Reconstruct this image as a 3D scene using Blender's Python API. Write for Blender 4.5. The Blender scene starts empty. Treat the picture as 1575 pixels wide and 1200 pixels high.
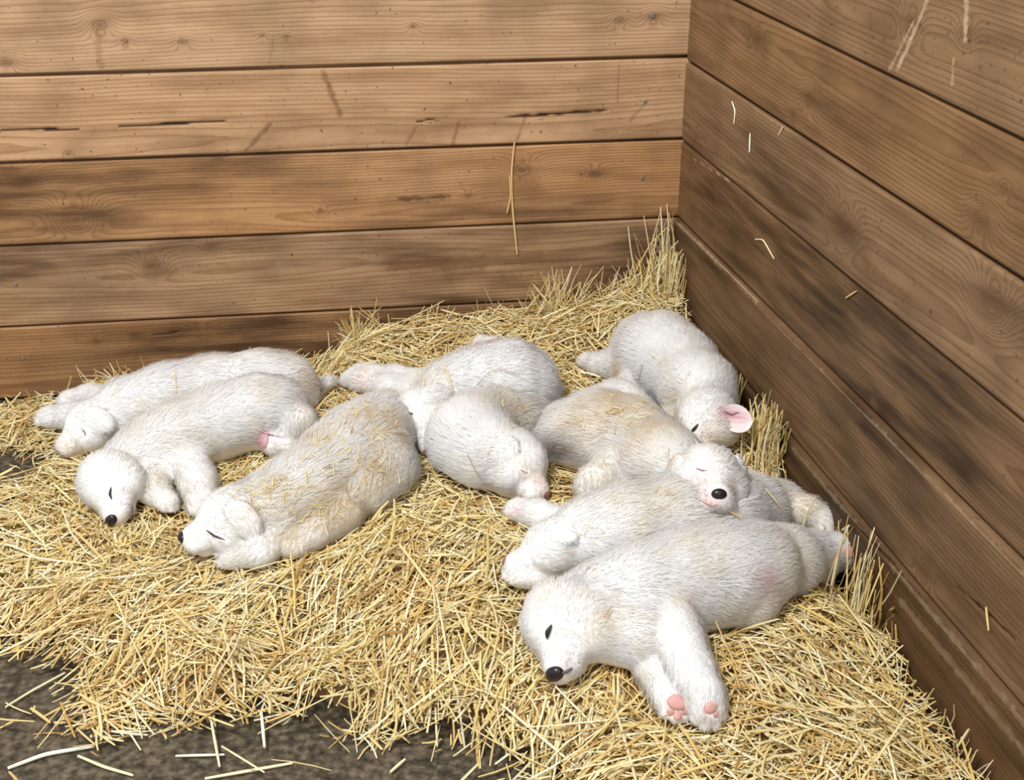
import bpy, math
import numpy as np
from mathutils import Vector
rng = np.random.default_rng(7)

# ------------------------------------------------------------------ camera, world, lights, exposure
SC = bpy.context.scene
FPX, PITCH, H0 = 2000.0, 0.464, 1.21
cam_d = bpy.data.cameras.new('camera'); cam = bpy.data.objects.new('camera', cam_d)
SC.collection.objects.link(cam); SC.camera = cam
cam.location = (0, 0, H0)
cam.rotation_euler = (math.pi / 2 - PITCH, 0, 0)
cam_d.sensor_fit = 'HORIZONTAL'; cam_d.sensor_width = 36.0
cam_d.lens = 36.0 * FPX / 1575.0
cam_d.clip_start = 0.05

SC.view_settings.view_transform = 'Standard'
SC.view_settings.look = 'None'
SC.view_settings.gamma = 1.0
SC.view_settings.use_curve_mapping = False
SC.view_settings.exposure = 0.06
SC.cycles.max_bounces = 6
SC.cycles.use_denoising = True

W = bpy.data.worlds.new('world'); SC.world = W; W.use_nodes = True
bg = W.node_tree.nodes['Background']
bg.inputs[0].default_value = (0.93, 0.96, 1.0, 1); bg.inputs[1].default_value = 0.66

def area(name, loc, target, size, power, col=(1, 1, 1)):
    l = bpy.data.lights.new(name, 'AREA'); l.shape = 'SQUARE'; l.size = size; l.energy = power; l.color = col
    o = bpy.data.objects.new(name, l); SC.collection.objects.link(o)
    o.location = loc
    o.rotation_euler = (Vector(target) - Vector(loc)).to_track_quat('-Z', 'Y').to_euler()
    return o
area('stall_lamp', (-1.0, 0.2, 3.2), (0.05, 2.0, 0.1), 0.5, 104, (1.0, 0.98, 0.95))
area('doorway_daylight', (1.2, -1.8, 2.4), (0.1, 2.2, 0.2), 1.6, 24, (0.95, 0.97, 1.0))

# ------------------------------------------------------------------ geometry of the view used to lay things out in world space
CP, SP = math.cos(PITCH), math.sin(PITCH)
AX_R = np.array([1.0, 0, 0]); AX_U = np.array([0, SP, CP]); AX_T = np.array([0, -CP, SP])   # right, up, toward the viewer
CAM = np.array([0, 0, H0])
def ray(px, py):
    d = AX_R * (px - 787.5) / FPX - AX_U * (py - 600) / FPX - AX_T
    return d / np.linalg.norm(d)
def at_z(px, py, z):
    d = ray(px, py); return CAM + d * ((z - H0) / d[2])
def cb(v):
    w = AX_R * v[0] + AX_U * v[1] + AX_T * v[2]; return w / np.linalg.norm(w)

CORNER = np.array([math.tan(.1329) * 2.55, 2.55, 0.0])
DIR_R = np.array([math.sin(.2133), -math.cos(.2133), 0.0])      # right wall, corner -> viewer
DIR_B = np.array([-math.cos(.1274), -math.sin(.1274), 0.0])     # back wall, corner -> left
N_R = np.array([-math.cos(.2133), -math.sin(.2133), 0.0])       # into the stall
N_B = np.array([math.sin(.1274), -math.cos(.1274), 0.0])

# ------------------------------------------------------------------ helpers
def link(o, parent=None):
    SC.collection.objects.link(o)
    if parent is not None: o.parent = parent
    return o
def tag(o, label=None, cat=None, group=None, kind=None):
    if label: o['label'] = label
    if cat: o['category'] = cat
    if group: o['group'] = group
    if kind: o['kind'] = kind
    return o
def mesh_np(name, V, F, mat, parent=None, smooth=True, attrs=None, origin=None):
    V = np.asarray(V, dtype=np.float64)
    if origin is not None: V = V - np.asarray(origin)
    F = np.asarray(F, dtype=np.int32)
    me = bpy.data.meshes.new(name)
    n, k = F.shape
    me.vertices.add(len(V)); me.vertices.foreach_set('co', V.astype(np.float32).ravel())
    me.loops.add(n * k); me.loops.foreach_set('vertex_index', F.ravel())
    me.polygons.add(n)
    me.polygons.foreach_set('loop_start', np.arange(0, n * k, k, dtype=np.int32))
    me.polygons.foreach_set('loop_total', np.full(n, k, dtype=np.int32))
    me.polygons.foreach_set('use_smooth', np.full(n, smooth))
    for an, (ty, arr) in (attrs or {}).items():
        a = me.attributes.new(an, ty, 'POINT')
        a.data.foreach_set('color' if ty == 'FLOAT_COLOR' else 'value', np.asarray(arr, dtype=np.float32).ravel())
    me.update(); me.validate()
    me.materials.append(mat)
    o = bpy.data.objects.new(name, me)
    if origin is not None: o.location = Vector(origin)
    link(o, parent)
    return o
def child(name, V, F, mat, parent, origin, **kw):
    """a mesh part; world-space vertices, parent stands at origin"""
    o = mesh_np(name, np.asarray(V) - np.asarray(origin), F, mat, parent, **kw)
    return o

def hash3(i, j, k, s=0):
    x = np.sin(i * 127.1 + j * 311.7 + k * 74.7 + s * 19.19) * 43758.5453
    return x - np.floor(x)
def vnoise(x, y, s=0):
    i, j = np.floor(x), np.floor(y); fx, fy = x - i, y - j
    fx = fx * fx * (3 - 2 * fx); fy = fy * fy * (3 - 2 * fy)
    a, b = hash3(i, j, 0, s), hash3(i + 1, j, 0, s); c, d = hash3(i, j + 1, 0, s), hash3(i + 1, j + 1, 0, s)
    return (a + (b - a) * fx) * (1 - fy) + (c + (d - c) * fx) * fy
def fbm(x, y, s=0, o=4):
    r = 0; a = .5
    for q in range(o):
        r = r + a * vnoise(x, y, s + q); x = x * 2.03; y = y * 2.03; a *= .5
    return r / (1 - .5 ** o)
def vnoise3(p, s=0):
    i = np.floor(p); f = p - i; f = f * f * (3 - 2 * f)
    r = 0
    for a in (0, 1):
        for b in (0, 1):
            for c in (0, 1):
                w = (f[:, 0] if a else 1 - f[:, 0]) * (f[:, 1] if b else 1 - f[:, 1]) * (f[:, 2] if c else 1 - f[:, 2])
                r = r + w * hash3(i[:, 0] + a, i[:, 1] + b, i[:, 2] + c, s)
    return r
def sstep(a, b, x):
    t = np.clip((x - a) / (b - a), 0, 1); return t * t * (3 - 2 * t)

# ------------------------------------------------------------------ materials
class NT:
    def __init__(s, name):
        s.m = bpy.data.materials.new(name); s.m.use_nodes = True; s.t = s.m.node_tree
        s.p = s.t.nodes['Principled BSDF']; s.out = s.t.nodes['Material Output']
    def n(s, ty, **kw):
        x = s.t.nodes.new(ty)
        for k, v in kw.items(): setattr(x, k, v)
        return x
    def l(s, a, b): s.t.links.new(a, b)
    def math(s, op, a, b=None, clamp=False):
        x = s.n('ShaderNodeMath', operation=op); x.use_clamp = clamp
        for i, v in enumerate((a, b)):
            if v is None: continue
            if isinstance(v, (int, float)): x.inputs[i].default_value = v
            else: s.l(v, x.inputs[i])
        return x.outputs[0]
    def mix(s, f, a, b, mode='MIX'):
        x = s.n('ShaderNodeMix', data_type='RGBA', blend_type=mode)
        for i, v in ((0, f), (6, a), (7, b)):
            if isinstance(v, (int, float)): x.inputs[i].default_value = v
            elif isinstance(v, tuple): x.inputs[i].default_value = (*v, 1)
            else: s.l(v, x.inputs[i])
        return x.outputs[2]
def simple(name, col, rough=.6, **kw):
    n = NT(name); n.p.inputs['Base Color'].default_value = (*col, 1); n.p.inputs['Roughness'].default_value = rough
    for k, v in kw.items(): n.p.inputs[k].default_value = v
    return n.m

def wood_material(name, light, mid, dark, rough=.62):
    n = NT(name)
    at = n.n('ShaderNodeAttribute', attribute_name='wood')     # ring coordinate, marks, weathering
    sep = n.n('ShaderNodeSeparateColor'); n.l(at.outputs['Color'], sep.inputs[0])
    ring, mark, dirt = sep.outputs
    tone = at.outputs['Alpha']
    tc = n.n('ShaderNodeTexCoord')
    mp = n.n('ShaderNodeMapping'); mp.inputs['Scale'].default_value = (5, 5, 260); n.l(tc.outputs['Object'], mp.inputs[0])
    fib = n.n('ShaderNodeTexNoise'); fib.inputs['Scale'].default_value = 1.0; fib.inputs['Detail'].default_value = 3; n.l(mp.outputs[0], fib.inputs[0])
    mp2 = n.n('ShaderNodeMapping'); mp2.inputs['Scale'].default_value = (5, 5, 40); n.l(tc.outputs['Object'], mp2.inputs[0])
    str_ = n.n('ShaderNodeTexNoise'); str_.inputs['Scale'].default_value = 1.0; str_.inputs['Detail'].default_value = 5; n.l(mp2.outputs[0], str_.inputs[0])
    blo = n.n('ShaderNodeTexNoise'); blo.inputs['Scale'].default_value = 7; blo.inputs['Detail'].default_value = 4; n.l(tc.outputs['Object'], blo.inputs[0])
    spk = n.n('ShaderNodeTexNoise'); spk.inputs['Scale'].default_value = 120; spk.inputs['Detail'].default_value = 2; n.l(tc.outputs['Object'], spk.inputs[0])
    g = n.math('ADD', ring, n.math('MULTIPLY', fib.outputs[0], .35))
    fr = n.math('FRACT', g)
    late = n.math('POWER', fr, 3.0)
    late = n.math('MULTIPLY', late, n.math('SUBTRACT', 1.0, n.math('POWER', fr, 24)))
    c = n.mix(n.math('MULTIPLY', late, .95, True), light, mid)
    f2 = n.math('MULTIPLY', n.math('SUBTRACT', str_.outputs[0], .42), 2.6, True)
    c = n.mix(n.math('MULTIPLY', f2, .75), c, mid)
    wa = n.n('ShaderNodeAttribute', attribute_name='warm')
    c = n.mix(wa.outputs['Fac'], c, n.mix(1.0, c, (1.0, .80, .56), 'MULTIPLY'))
    c = n.mix(n.math('MULTIPLY', n.math('SUBTRACT', blo.outputs[0], .46), 3.4, True), c, n.mix(.45, c, dark))
    ds = n.math('MULTIPLY', n.math('SUBTRACT', str_.outputs[0], .34), 3.2, True)
    c = n.mix(n.math('MULTIPLY', dirt, n.math('ADD', n.math('MULTIPLY', ds, .75), .30), True), c, dark)
    tb = n.n('ShaderNodeHueSaturation'); n.l(c, tb.inputs['Color']); n.l(tone, tb.inputs['Value'])
    c = tb.outputs[0]
    sp = n.math('MULTIPLY', n.math('SUBTRACT', spk.outputs[0], .665), 13, True)
    c = n.mix(n.math('MULTIPLY', sp, .75), c, (.06, .035, .02))
    c = n.mix(n.math('MULTIPLY', mark, 1.5, True), c, n.mix(.78, c, (.15, .070, .028)))
    c = n.mix(n.math('MULTIPLY', n.math('SUBTRACT', mark, .55), 2.4, True), c, (.035, .018, .010))
    mneg = n.math('MULTIPLY', mark, -1.0, True)
    c = n.mix(mneg, c, (.62, .47, .30))
    n.l(c, n.p.inputs['Base Color'])
    n.p.inputs['Roughness'].default_value = rough
    n.p.inputs['Specular IOR Level'].default_value = .25
    bp = n.n('ShaderNodeBump'); bp.inputs['Strength'].default_value = .6; bp.inputs['Distance'].default_value = .0012
    h = n.math('SUBTRACT', n.math('MULTIPLY', fib.outputs[0], .6), n.math('MULTIPLY', late, -.7))
    n.l(h, bp.inputs['Height']); n.l(bp.outputs[0], n.p.inputs['Normal'])
    return n.m
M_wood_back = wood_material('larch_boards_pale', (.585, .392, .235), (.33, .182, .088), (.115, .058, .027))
M_wood_right = wood_material('larch_boards_worn_shaded', (.325, .205, .112), (.170, .097, .047), (.055, .030, .014), .55)  # worn boards, darkened too: shade of facing away from the light, in the colour

def straw_material():
    n = NT('straw')
    at = n.n('ShaderNodeAttribute', attribute_name='tint')
    n.l(at.outputs['Color'], n.p.inputs['Base Color'])
    n.p.inputs['Roughness'].default_value = .42
    n.p.inputs['Specular IOR Level'].default_value = .45
    return n.m
M_straw = straw_material()
def fur_material(name='white_puppy_fur'):
    n = NT(name)
    at = n.n('ShaderNodeAttribute', attribute_name='tint')
    d = n.n('ShaderNodeBsdfDiffuse'); t = n.n('ShaderNodeBsdfTranslucent'); g = n.n('ShaderNodeBsdfGlossy')
    g.inputs['Roughness'].default_value = .5
    m = n.n('ShaderNodeMixShader'); m.inputs[0].default_value = .38
    m2 = n.n('ShaderNodeMixShader'); m2.inputs[0].default_value = .05
    n.l(at.outputs['Color'], d.inputs[0]); n.l(at.outputs['Color'], t.inputs[0])
    n.l(d.outputs[0], m.inputs[1]); n.l(t.outputs[0], m.inputs[2])
    n.l(m.outputs[0], m2.inputs[1]); n.l(g.outputs[0], m2.inputs[2])
    n.l(m2.outputs[0], n.out.inputs[0])
    return n.m
M_fur = fur_material()
def skin_material():
    n = NT('puppy_skin')
    at = n.n('ShaderNodeAttribute', attribute_name='tint'); n.l(at.outputs['Color'], n.p.inputs['Base Color'])
    n.p.inputs['Roughness'].default_value = .75
    return n.m
M_skin = skin_material()
M_nose = simple('black_nose', (.018, .012, .014), .28)
M_nose_pink = simple('mottled_nose', (.30, .14, .14), .4)
M_eye = simple('closed_eye_rim', (.02, .016, .016), .5)
M_lip = simple('grey_lip_skin', (.11, .08, .085), .55)
M_eye_pink = simple('pink_eye_rim', (.42, .2, .21), .5)
M_pad = simple('pink_paw_pad', (.62, .33, .30), .55)
M_pink = simple('bare_pink_skin', (.62, .36, .40), .55)
M_claw = simple('pale_claw', (.75, .66, .55), .4)
def floor_material():
    n = NT('damp_dirty_rubber_mat')
    tc = n.n('ShaderNodeTexCoord')
    a = n.n('ShaderNodeTexNoise'); a.inputs['Scale'].default_value = 9; a.inputs['Detail'].default_value = 8; n.l(tc.outputs['Object'], a.inputs[0])
    b = n.n('ShaderNodeTexNoise'); b.inputs['Scale'].default_value = 85; b.inputs['Detail'].default_value = 5; n.l(tc.outputs['Object'], b.inputs[0])
    v = n.n('ShaderNodeTexVoronoi'); v.inputs['Scale'].default_value = 55; n.l(tc.outputs['Object'], v.inputs[0])
    c = n.mix(n.math('MULTIPLY', n.math('SUBTRACT', a.outputs[0], .35), 2.5, True), (.052, .039, .022), (.125, .095, .058))
    c = n.mix(n.math('MULTIPLY', n.math('SUBTRACT', b.outputs[0], .5), 4, True), c, (.19, .155, .105))
    c = n.mix(n.math('MULTIPLY', n.math('SUBTRACT', .5, b.outputs[0]), 5, True), c, (.018, .014, .010))
    n.l(c, n.p.inputs['Base Color']); n.p.inputs['Roughness'].default_value = .6
    bp = n.n('ShaderNodeBump'); bp.inputs['Strength'].default_value = .8; bp.inputs['Distance'].default_value = .004
    n.l(n.math('ADD', b.outputs[0], n.math('MULTIPLY', v.outputs[0], .8)), bp.inputs['Height']); n.l(bp.outputs[0], n.p.inputs['Normal'])
    return n.m
M_floor = floor_material()
M_steel = simple('steel_screw', (.30, .30, .33), .4, Metallic=.8)
M_ground = simple('packed_straw_base', (.30, .19, .08), .9)

# ------------------------------------------------------------------ floor
def grid_obj():
    nx, ny = 90, 90
    xs = np.linspace(-3.2, 2.2, nx); ys = np.linspace(-1.2, 3.2, ny)
    X, Y = np.meshgrid(xs, ys, indexing='ij')
    Z = (fbm(X * 6, Y * 6, 3) - .5) * .006 - .002
    V = np.stack([X, Y, Z], -1).reshape(-1, 3)
    i = np.arange(nx * ny).reshape(nx, ny)
    F = np.stack([i[:-1, :-1], i[1:, :-1], i[1:, 1:], i[:-1, 1:]], -1).reshape(-1, 4)
    o = mesh_np('floor', V, F, M_floor); tag(o, 'dark muddy stall floor in front of the straw', 'floor', kind='structure')
grid_obj()

# ------------------------------------------------------------------ plank walls
def wall(name, origin, du, nrm, length, joints, mat, seed, knots, cracks, gouges_lit_edges, offs, tones, dirts, label, left_hand, warms):
    """du: along the wall, nrm: into the stall, joints: heights of the joints from the floor up"""
    step = .0032
    us = np.arange(-.06 if left_hand else 0, length + step, step)
    rows = []                                        # (height, board, set-back, edge distance)
    gap = .0030
    for b in range(len(joints) - 1):
        z0, z1 = joints[b] + gap, joints[b + 1] - gap
        z0 += .0012 * math.sin(b * 5); zz = np.linspace(z0, z1, int((z1 - z0) / step))
        rows.append((z0 - .0004, b, .014))
        rows.append((z0, b, .0012))
        for z in zz[1:-1]: rows.append((z, b, 0.0))
        rows.append((z1, b, .0012))
        rows.append((z1 + .0004, b, .014))
    zs = np.array([r[0] for r in rows]); bs = np.array([r[1] for r in rows]); sb = np.array([r[2] for r in rows])
    U, Z = np.meshgrid(us, zs, indexing='ij'); B = np.broadcast_to(bs, U.shape)
    ring = np.zeros_like(U); mark = np.zeros_like(U); dirt = np.zeros_like(U); tone = np.zeros_like(U)
    r2 = np.random.default_rng(seed)
    for b in range(len(joints) - 1):
        m = bs == b
        u, z = U[:, m], Z[:, m]; zc = (joints[b] + joints[b + 1]) / 2
        v0 = zc + r2.uniform(-.06, .06) + (fbm(u * .8, u * 0 + b, seed + b) - .5) * .05
        d = .012 + .05 * fbm(u * 1.1 + 3 * b, u * 0, seed + 20 + b, 2) + (fbm(u * 3, z * 14, seed + 31) - .5) * .012
        zz = z.copy()
        kn = np.zeros_like(u)
        rr = np.sqrt((zz - v0) ** 2 + d ** 2)
        g = rr * r2.uniform(135, 175)
        dk = np.zeros_like(u)
        for (kb, ku, kz, ks) in knots:
            if kb != b: continue
            e = np.sqrt(((u - ku) / 1.35) ** 2 + (z - kz) ** 2)
            g = g + 9 * ks / .02 * np.exp(-(e / (ks * 1.5)) ** 2) * (.6 + .4 * np.abs(z - kz) / ks)
            core = 1 - sstep(ks * .30, ks * .62, e + (fbm(u * 90, z * 90, 5) - .5) * ks * .5)
            rim = np.exp(-((e - ks * .75) / (ks * .16)) ** 2)
            kn = np.maximum(kn, core * .45 + rim * .40)
            dk = dk + .30 * np.exp(-(e / (ks * 1.3)) ** 2) + .25 * np.exp(-((z - kz) / (ks * .7)) ** 2 - ((u - ku) / (ks * 5)) ** 2)
        ring[:, m] = g + 11 * b
        mark[:, m] = kn
        di = dirts[b] * (.35 + 1.3 * sstep(.35, .75, fbm(u * 2.2, z * 9 + b, seed + 50)))
        dirt[:, m] = np.clip(di + dk, 0, 1)
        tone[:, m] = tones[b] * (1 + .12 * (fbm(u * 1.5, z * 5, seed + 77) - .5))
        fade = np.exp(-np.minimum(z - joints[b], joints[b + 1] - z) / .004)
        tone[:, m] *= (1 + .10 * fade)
    dep = np.broadcast_to(sb, U.shape).copy()
    for (u0, z0, u1, z1, w) in cracks:               # dark splits along the grain
        t = np.clip((U - u0) / (u1 - u0), 0, 1)
        zc = z0 + (z1 - z0) * t + .0012 * np.sin(t * 5 + u0 * 9)
        ww = w * np.sqrt(np.clip(4 * t * (1 - t), 0, 1)) * (.6 + .7 * vnoise(U * 60, U * 0, 9))
        k = (1 - sstep(ww * .6, ww * 1.1 + .0004, np.abs(Z - zc))) * ((U > min(u0, u1)) & (U < max(u0, u1)))
        mark = np.maximum(mark, k); dep = dep + .003 * k
    for (u0, z0, u1, z1, w, val) in gouges_lit_edges:          # scars and scrapes across the grain; val < 0 is pale: bare wood, dust, painted lit edges
        du_, dz_ = u1 - u0, z1 - z0; L2 = du_ ** 2 + dz_ ** 2
        t = np.clip(((U - u0) * du_ + (Z - z0) * dz_) / L2, 0, 1)
        e = np.hypot(U - u0 - t * du_, Z - z0 - t * dz_) + (fbm(U * 120, Z * 120, 4) - .5) * w * 1.2
        k = 1 - sstep(w * .3, w, e)
        if val > 0: mark = np.maximum(mark, k * val * (.5 + .8 * fbm(U * 60, Z * 160, 8)))
        else: mark = np.where(k * -val > np.abs(mark), k * val * (.3 + fbm(U * 90, Z * 200, 8)), mark)
    of = np.array([offs[b] for b in bs])
    D = of - dep + (fbm(U * 1.3, Z * 3, seed + 5) - .5) * .0025
    tb = (dep > .006)
    mark = np.where(tb, np.where(of > .002, .55, .9), mark)
    P = origin + U[..., None] * du + D[..., None] * nrm + Z[..., None] * np.array([0, 0, 1.0])
    nu, nz = U.shape
    i = np.arange(nu * nz).reshape(nu, nz)
    F = np.stack([i[:-1, :-1], i[1:, :-1], i[1:, 1:], i[:-1, 1:]], -1).reshape(-1, 4)
    if left_hand: F = F[:, ::-1]
    A = np.stack([ring, mark, dirt, tone], -1).reshape(-1, 4)
    WA = np.array([warms[b] for b in bs])[None] * (.55 + .9 * fbm(U * 2, Z * 7, seed + 90)); WA = np.concatenate([WA.ravel(), np.zeros(8)])
    V = P.reshape(-1, 3)
    # solid timber behind the face
    c = []
    top = joints[-1] + .0005
    for (a, d_, z) in ((0, -.04, 0), (length, -.04, 0), (length, -.04, top), (0, -.04, top), (0, -.012, 0), (length, -.012, 0), (length, -.012, top), (0, -.012, top)):
        c.append(origin + a * du + d_ * nrm + z * np.array([0, 0, 1.0]))
    k = len(V)
    V = np.concatenate([V, c]); A = np.concatenate([A, np.tile([0, 0, .6, .8], (8, 1))])
    F = np.concatenate([F, np.array([[0, 1, 2, 3], [4, 7, 6, 5], [0, 4, 5, 1], [3, 2, 6, 7], [0, 3, 7, 4], [1, 5, 6, 2]]) + k])
    # object axes along the boards so the grain follows them
    Rm = np.stack([du, nrm, [0, 0, 1.0]])
    Vl = (V - origin) @ Rm.T
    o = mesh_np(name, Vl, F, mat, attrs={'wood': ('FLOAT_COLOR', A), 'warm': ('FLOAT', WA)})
    o.location = Vector(origin); o.rotation_euler = (0, 0, math.atan2(du[1], du[0]))
    if abs(du[0] * nrm[1] - du[1] * nrm[0] - 1) > .01:      # left-handed frame: mirror the local y instead
        Vl[:, 1] *= -1; o.data.vertices.foreach_set('co', Vl.astype(np.float32).ravel()); o.data.update()
    tag(o, label, 'wall', kind='structure')
    return o

def on_wall(px, py, back=True):
    """(u, z) where the sight line meets a wall"""
    d = ray(px, py); n = N_B if back else N_R
    t = np.dot(CORNER - CAM, n) / np.dot(d, n)
    P = CAM + d * t; return float(np.dot(P - CORNER, DIR_B if back else DIR_R)), float(P[2])
JB = [0.0, .161, .331, .495, .658, .820, .982, 1.145, 1.31]
JR = [0.0, .1625, .3315, .492, .6495, .8035, .962, 1.12, 1.28]
def kn(px, py, s, back):
    u, z = on_wall(px, py, back); J = JB if back else JR
    b = int(np.clip(np.searchsorted(J, z) - 1, 0, len(J) - 2)); return (b, u, z, s)
def seg(a, b_, back): return (*on_wall(*a, back), *on_wall(*b_, back))
knots_b = [kn(153, 38, .012, 1), (kn(192, 63, .006, 1)), kn(281, 64, .007, 1), kn(8, 95, .010, 1), kn(953, 31, .008, 1), kn(1005, 25, .009, 1), kn(403, 55, .004, 1), kn(440, 56, .004, 1), kn(636, 40, .006, 1),
           kn(115, 330, .021, 1), kn(12, 268, .020, 1), kn(803, 262, .016, 1), kn(915, 268, .010, 1), kn(493, 325, .006, 1), kn(323, 376, .009, 1),
           kn(233, 406, .014, 1), kn(335, 240, .006, 1), kn(105, 236, .004, 1), kn(148, 525, .007, 1), kn(207, 515, .006, 1), kn(312, 515, .013, 1), kn(378, 515, .004, 1), kn(720, 300, .006, 1)]
cr_b = [(*seg((0, 200), (125, 199), 1), .0034), (*seg((182, 194), (352, 186), 1), .0030), (*seg((640, 186), (675, 185), 1), .0022), (*seg((768, 179), (940, 171), 1), .0030), (*seg((232, 514), (282, 512), 1), .0022)]
go_b = [(*seg((497, 110), (523, 176), 1), .0075, .55), (*seg((415, 192), (378, 232), 1), .0062, .55), (*seg((705, 190), (695, 225), 1), .0060, .45), (*seg((640, 195), (625, 222), 1), .005, .35),
        (*seg((952, 100), (949, 160), 1), .003, .35), (*seg((808, 180), (795, 215), 1), .004, .35), (*seg((995, 155), (970, 185), 1), .005, .35), (*seg((615, 306), (690, 302), 1), .007, .7),
        (*seg((420, 60), (415, 95), 1), .005, .25), (*seg((150, 50), (155, 100), 1), .009, .28), (*seg((387, 125), (425, 175), 1), .003, -.55), (*seg((790, 150), (802, 172), 1), .003, -.5), (*seg((290, 320), (300, 365), 1), .006, -.22),
        (*seg((600, 410), (830, 395), 1), .020, .42), (*seg((150, 425), (420, 405), 1), .011, .30), (*seg((690, 425), (870, 410), 1), .014, .30), (*seg((0, 385), (60, 383), 1), .006, .3)]
back_wall = wall('wall_back', CORNER.copy(), DIR_B, N_B, 2.3, JB, M_wood_back, 11, knots_b, cr_b, go_b,
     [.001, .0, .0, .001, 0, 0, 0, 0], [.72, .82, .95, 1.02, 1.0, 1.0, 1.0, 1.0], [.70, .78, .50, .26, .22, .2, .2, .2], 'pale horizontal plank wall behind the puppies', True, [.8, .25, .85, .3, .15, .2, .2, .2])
knots_r = [kn(1510, 335, .014, 0), kn(1530, 465, .022, 0), kn(1245, 150, .012, 0), kn(1165, 60, .010, 0), kn(1405, 35, .014, 0), kn(1490, 50, .010, 0), kn(1300, 345, .020, 0), kn(1220, 175, .006, 0), kn(1545, 290, .006, 0),
           kn(1345, 620, .012, 0), kn(1430, 880, .010, 0)]
cr_r = [(*seg((1310, 790), (1390, 870), 0), .0030), (*seg((1480, 900), (1570, 985), 0), .0025)]
go_r = [(*seg((1155, 20), (1150, 75), 0), .006, .4), (*seg((1073, 195), (1062, 275), 0), .009, .4), (*seg((1100, 260), (1105, 340), 0), .012, .42), (*seg((1120, 420), (1330, 640), 0), .02, .38),
        (*seg((1130, 95), (1240, 180), 0), .012, .3), (*seg((1255, 140), (1340, 190), 0), .014, .38), (*seg((1350, 200), (1560, 300), 0), .012, .32), (*seg((1330, 400), (1400, 460), 0), .008, .4),
        (*seg((1430, 0), (1385, 105), 0), .005, -.8), (*seg((1490, 0), (1488, 60), 0), .006, -.8), (*seg((1470, 90), (1468, 130), 0), .003, -.6), (*seg((1410, 30), (1370, 110), 0), .004, -.5),
        (*seg((1230, 688), (1700, 1240), 0), .0060, -.38), (*seg((1105, 403), (1700, 1000), 0), .0030, -.40), (*seg((1400, 925), (1620, 1190), 0), .010, -.22), (*seg((1044, 340), (1170, 463), 0), .0035, -.45), (*seg((1060, 240), (1145, 292), 0), .0015, -.5)]  # pale lines along the joints: ledge dust and lit board edges, painted in
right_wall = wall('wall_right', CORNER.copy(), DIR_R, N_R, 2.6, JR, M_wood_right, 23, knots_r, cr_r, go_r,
     [.013, .008, .001, .002, .000, .003, .001, .0], [.60, .80, .86, .98, 1.0, 1.0, 1.0, 1.0], [.75, .75, .62, .45, .35, .32, .3, .3], 'worn plank wall in painted shade along the right side of the straw', False, [.8, .35, .4, .1, .45, .15, .2, .2])

def disc(c, n, r, h=.0015, seg_=14):
    n = n / np.linalg.norm(n); a = np.cross(n, [0, 0, 1.0]); a /= np.linalg.norm(a); b = np.cross(n, a)
    V = []; F = []
    for q, (rr, hh) in enumerate(((r, 0), (r, h * .7), (r * .8, h), (r * .3, h), (r * .22, h * .3), (.00001, h * .3))):
        for s in range(seg_):
            t = 2 * math.pi * s / seg_; V.append(c + rr * (math.cos(t) * a + math.sin(t) * b) + n * hh)
    for q in range(5):
        for s in range(seg_):
            F.append((q * seg_ + s, q * seg_ + (s + 1) % seg_, (q + 1) * seg_ + (s + 1) % seg_, (q + 1) * seg_ + s))
    return V, F
for px, py in ((35, 551), (24, 437), (992, 156), (988, 274), (1004, 24)):
    u, z = on_wall(px, py, True); c = CORNER + DIR_B * u + N_B * .0012 + np.array([0, 0, z])
    V, F = disc(c, N_B, .0035)
    o = mesh_np('screw_head', V, F, M_steel, origin=c); 
    o.parent = back_wall; o.matrix_parent_inverse = back_wall.matrix_basis.inverted()

# ------------------------------------------------------------------ height of the straw bed
BED = [(0, 622, .0), (80, 622, .008), (160, 605, .03), (230, 595, .045), (350, 590, .05), (490, 590, .04), (550, 555, .10), (600, 520, .12), (700, 500, .13), (800, 485, .145), (900, 470, .16), (1000, 455, .19), (1038, 440, .21),
       (150, 700, .035), (300, 650, .055), (480, 610, .08), (600, 610, .095), (850, 600, .12), (950, 600, .12), (1080, 560, .12), (1120, 620, .12), (1195, 690, .115), (1235, 790, .06), (1290, 880, .045), (1350, 950, .035), (1420, 1080, .03), (1480, 1190, .02),
       (-100, 700, .02), (-80, 850, .03), (20, 715, .0), (50, 790, .03), (200, 820, .05), (400, 880, .07), (600, 850, .09), (650, 750, .10), (760, 800, .10), (900, 740, .10), (1000, 800, .10), (700, 950, .085), (900, 1050, .075), (1100, 1050, .08), (1250, 950, .08),
       (300, 980, .06), (150, 940, .05), (500, 1040, .055), (700, 1080, .045), (1000, 1160, .05), (1300, 1150, .05), (1200, 1280, .05), (0, 1000, .0), (80, 1100, .0), (250, 1120, .0), (450, 1100, .0), (560, 1145, .0), (700, 1150, .0), (820, 1210, .0)]
BP = np.array([[*at_z(a, b, z)[:2], z] for a, b, z in BED])
def bed(x, y):
    x = np.asarray(x, float); y = np.asarray(y, float); sh = x.shape; x = x.ravel(); y = y.ravel()
    d2 = (x[:, None] - BP[:, 0]) ** 2 + (y[:, None] - BP[:, 1]) ** 2 + 2e-4
    w = d2 ** -1.7
    z = (w @ BP[:, 2]) / w.sum(1)
    z = z + (vnoise(x * 11, y * 11, 41) - .5) * .022 * sstep(0, .05, z)
    return np.maximum(z, 0).reshape(sh)
POLY = [(-300, 785), (-60, 768), (30, 758), (66, 732), (48, 706), (-20, 700), (-120, 700), (-300, 710), (-300, 618), (-60, 618), (60, 618), (250, 600), (530, 575), (800, 558), (1030, 545), (1130, 660), (1240, 808), (1350, 958), (1480, 1150), (1640, 1360), (900, 1360), (860, 1260), (800, 1195), (700, 1148), (560, 1150), (450, 1108), (260, 1128), (160, 1150), (90, 1120), (110, 1060), (40, 1010), (-30, 1000), (-300, 1010)]
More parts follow.
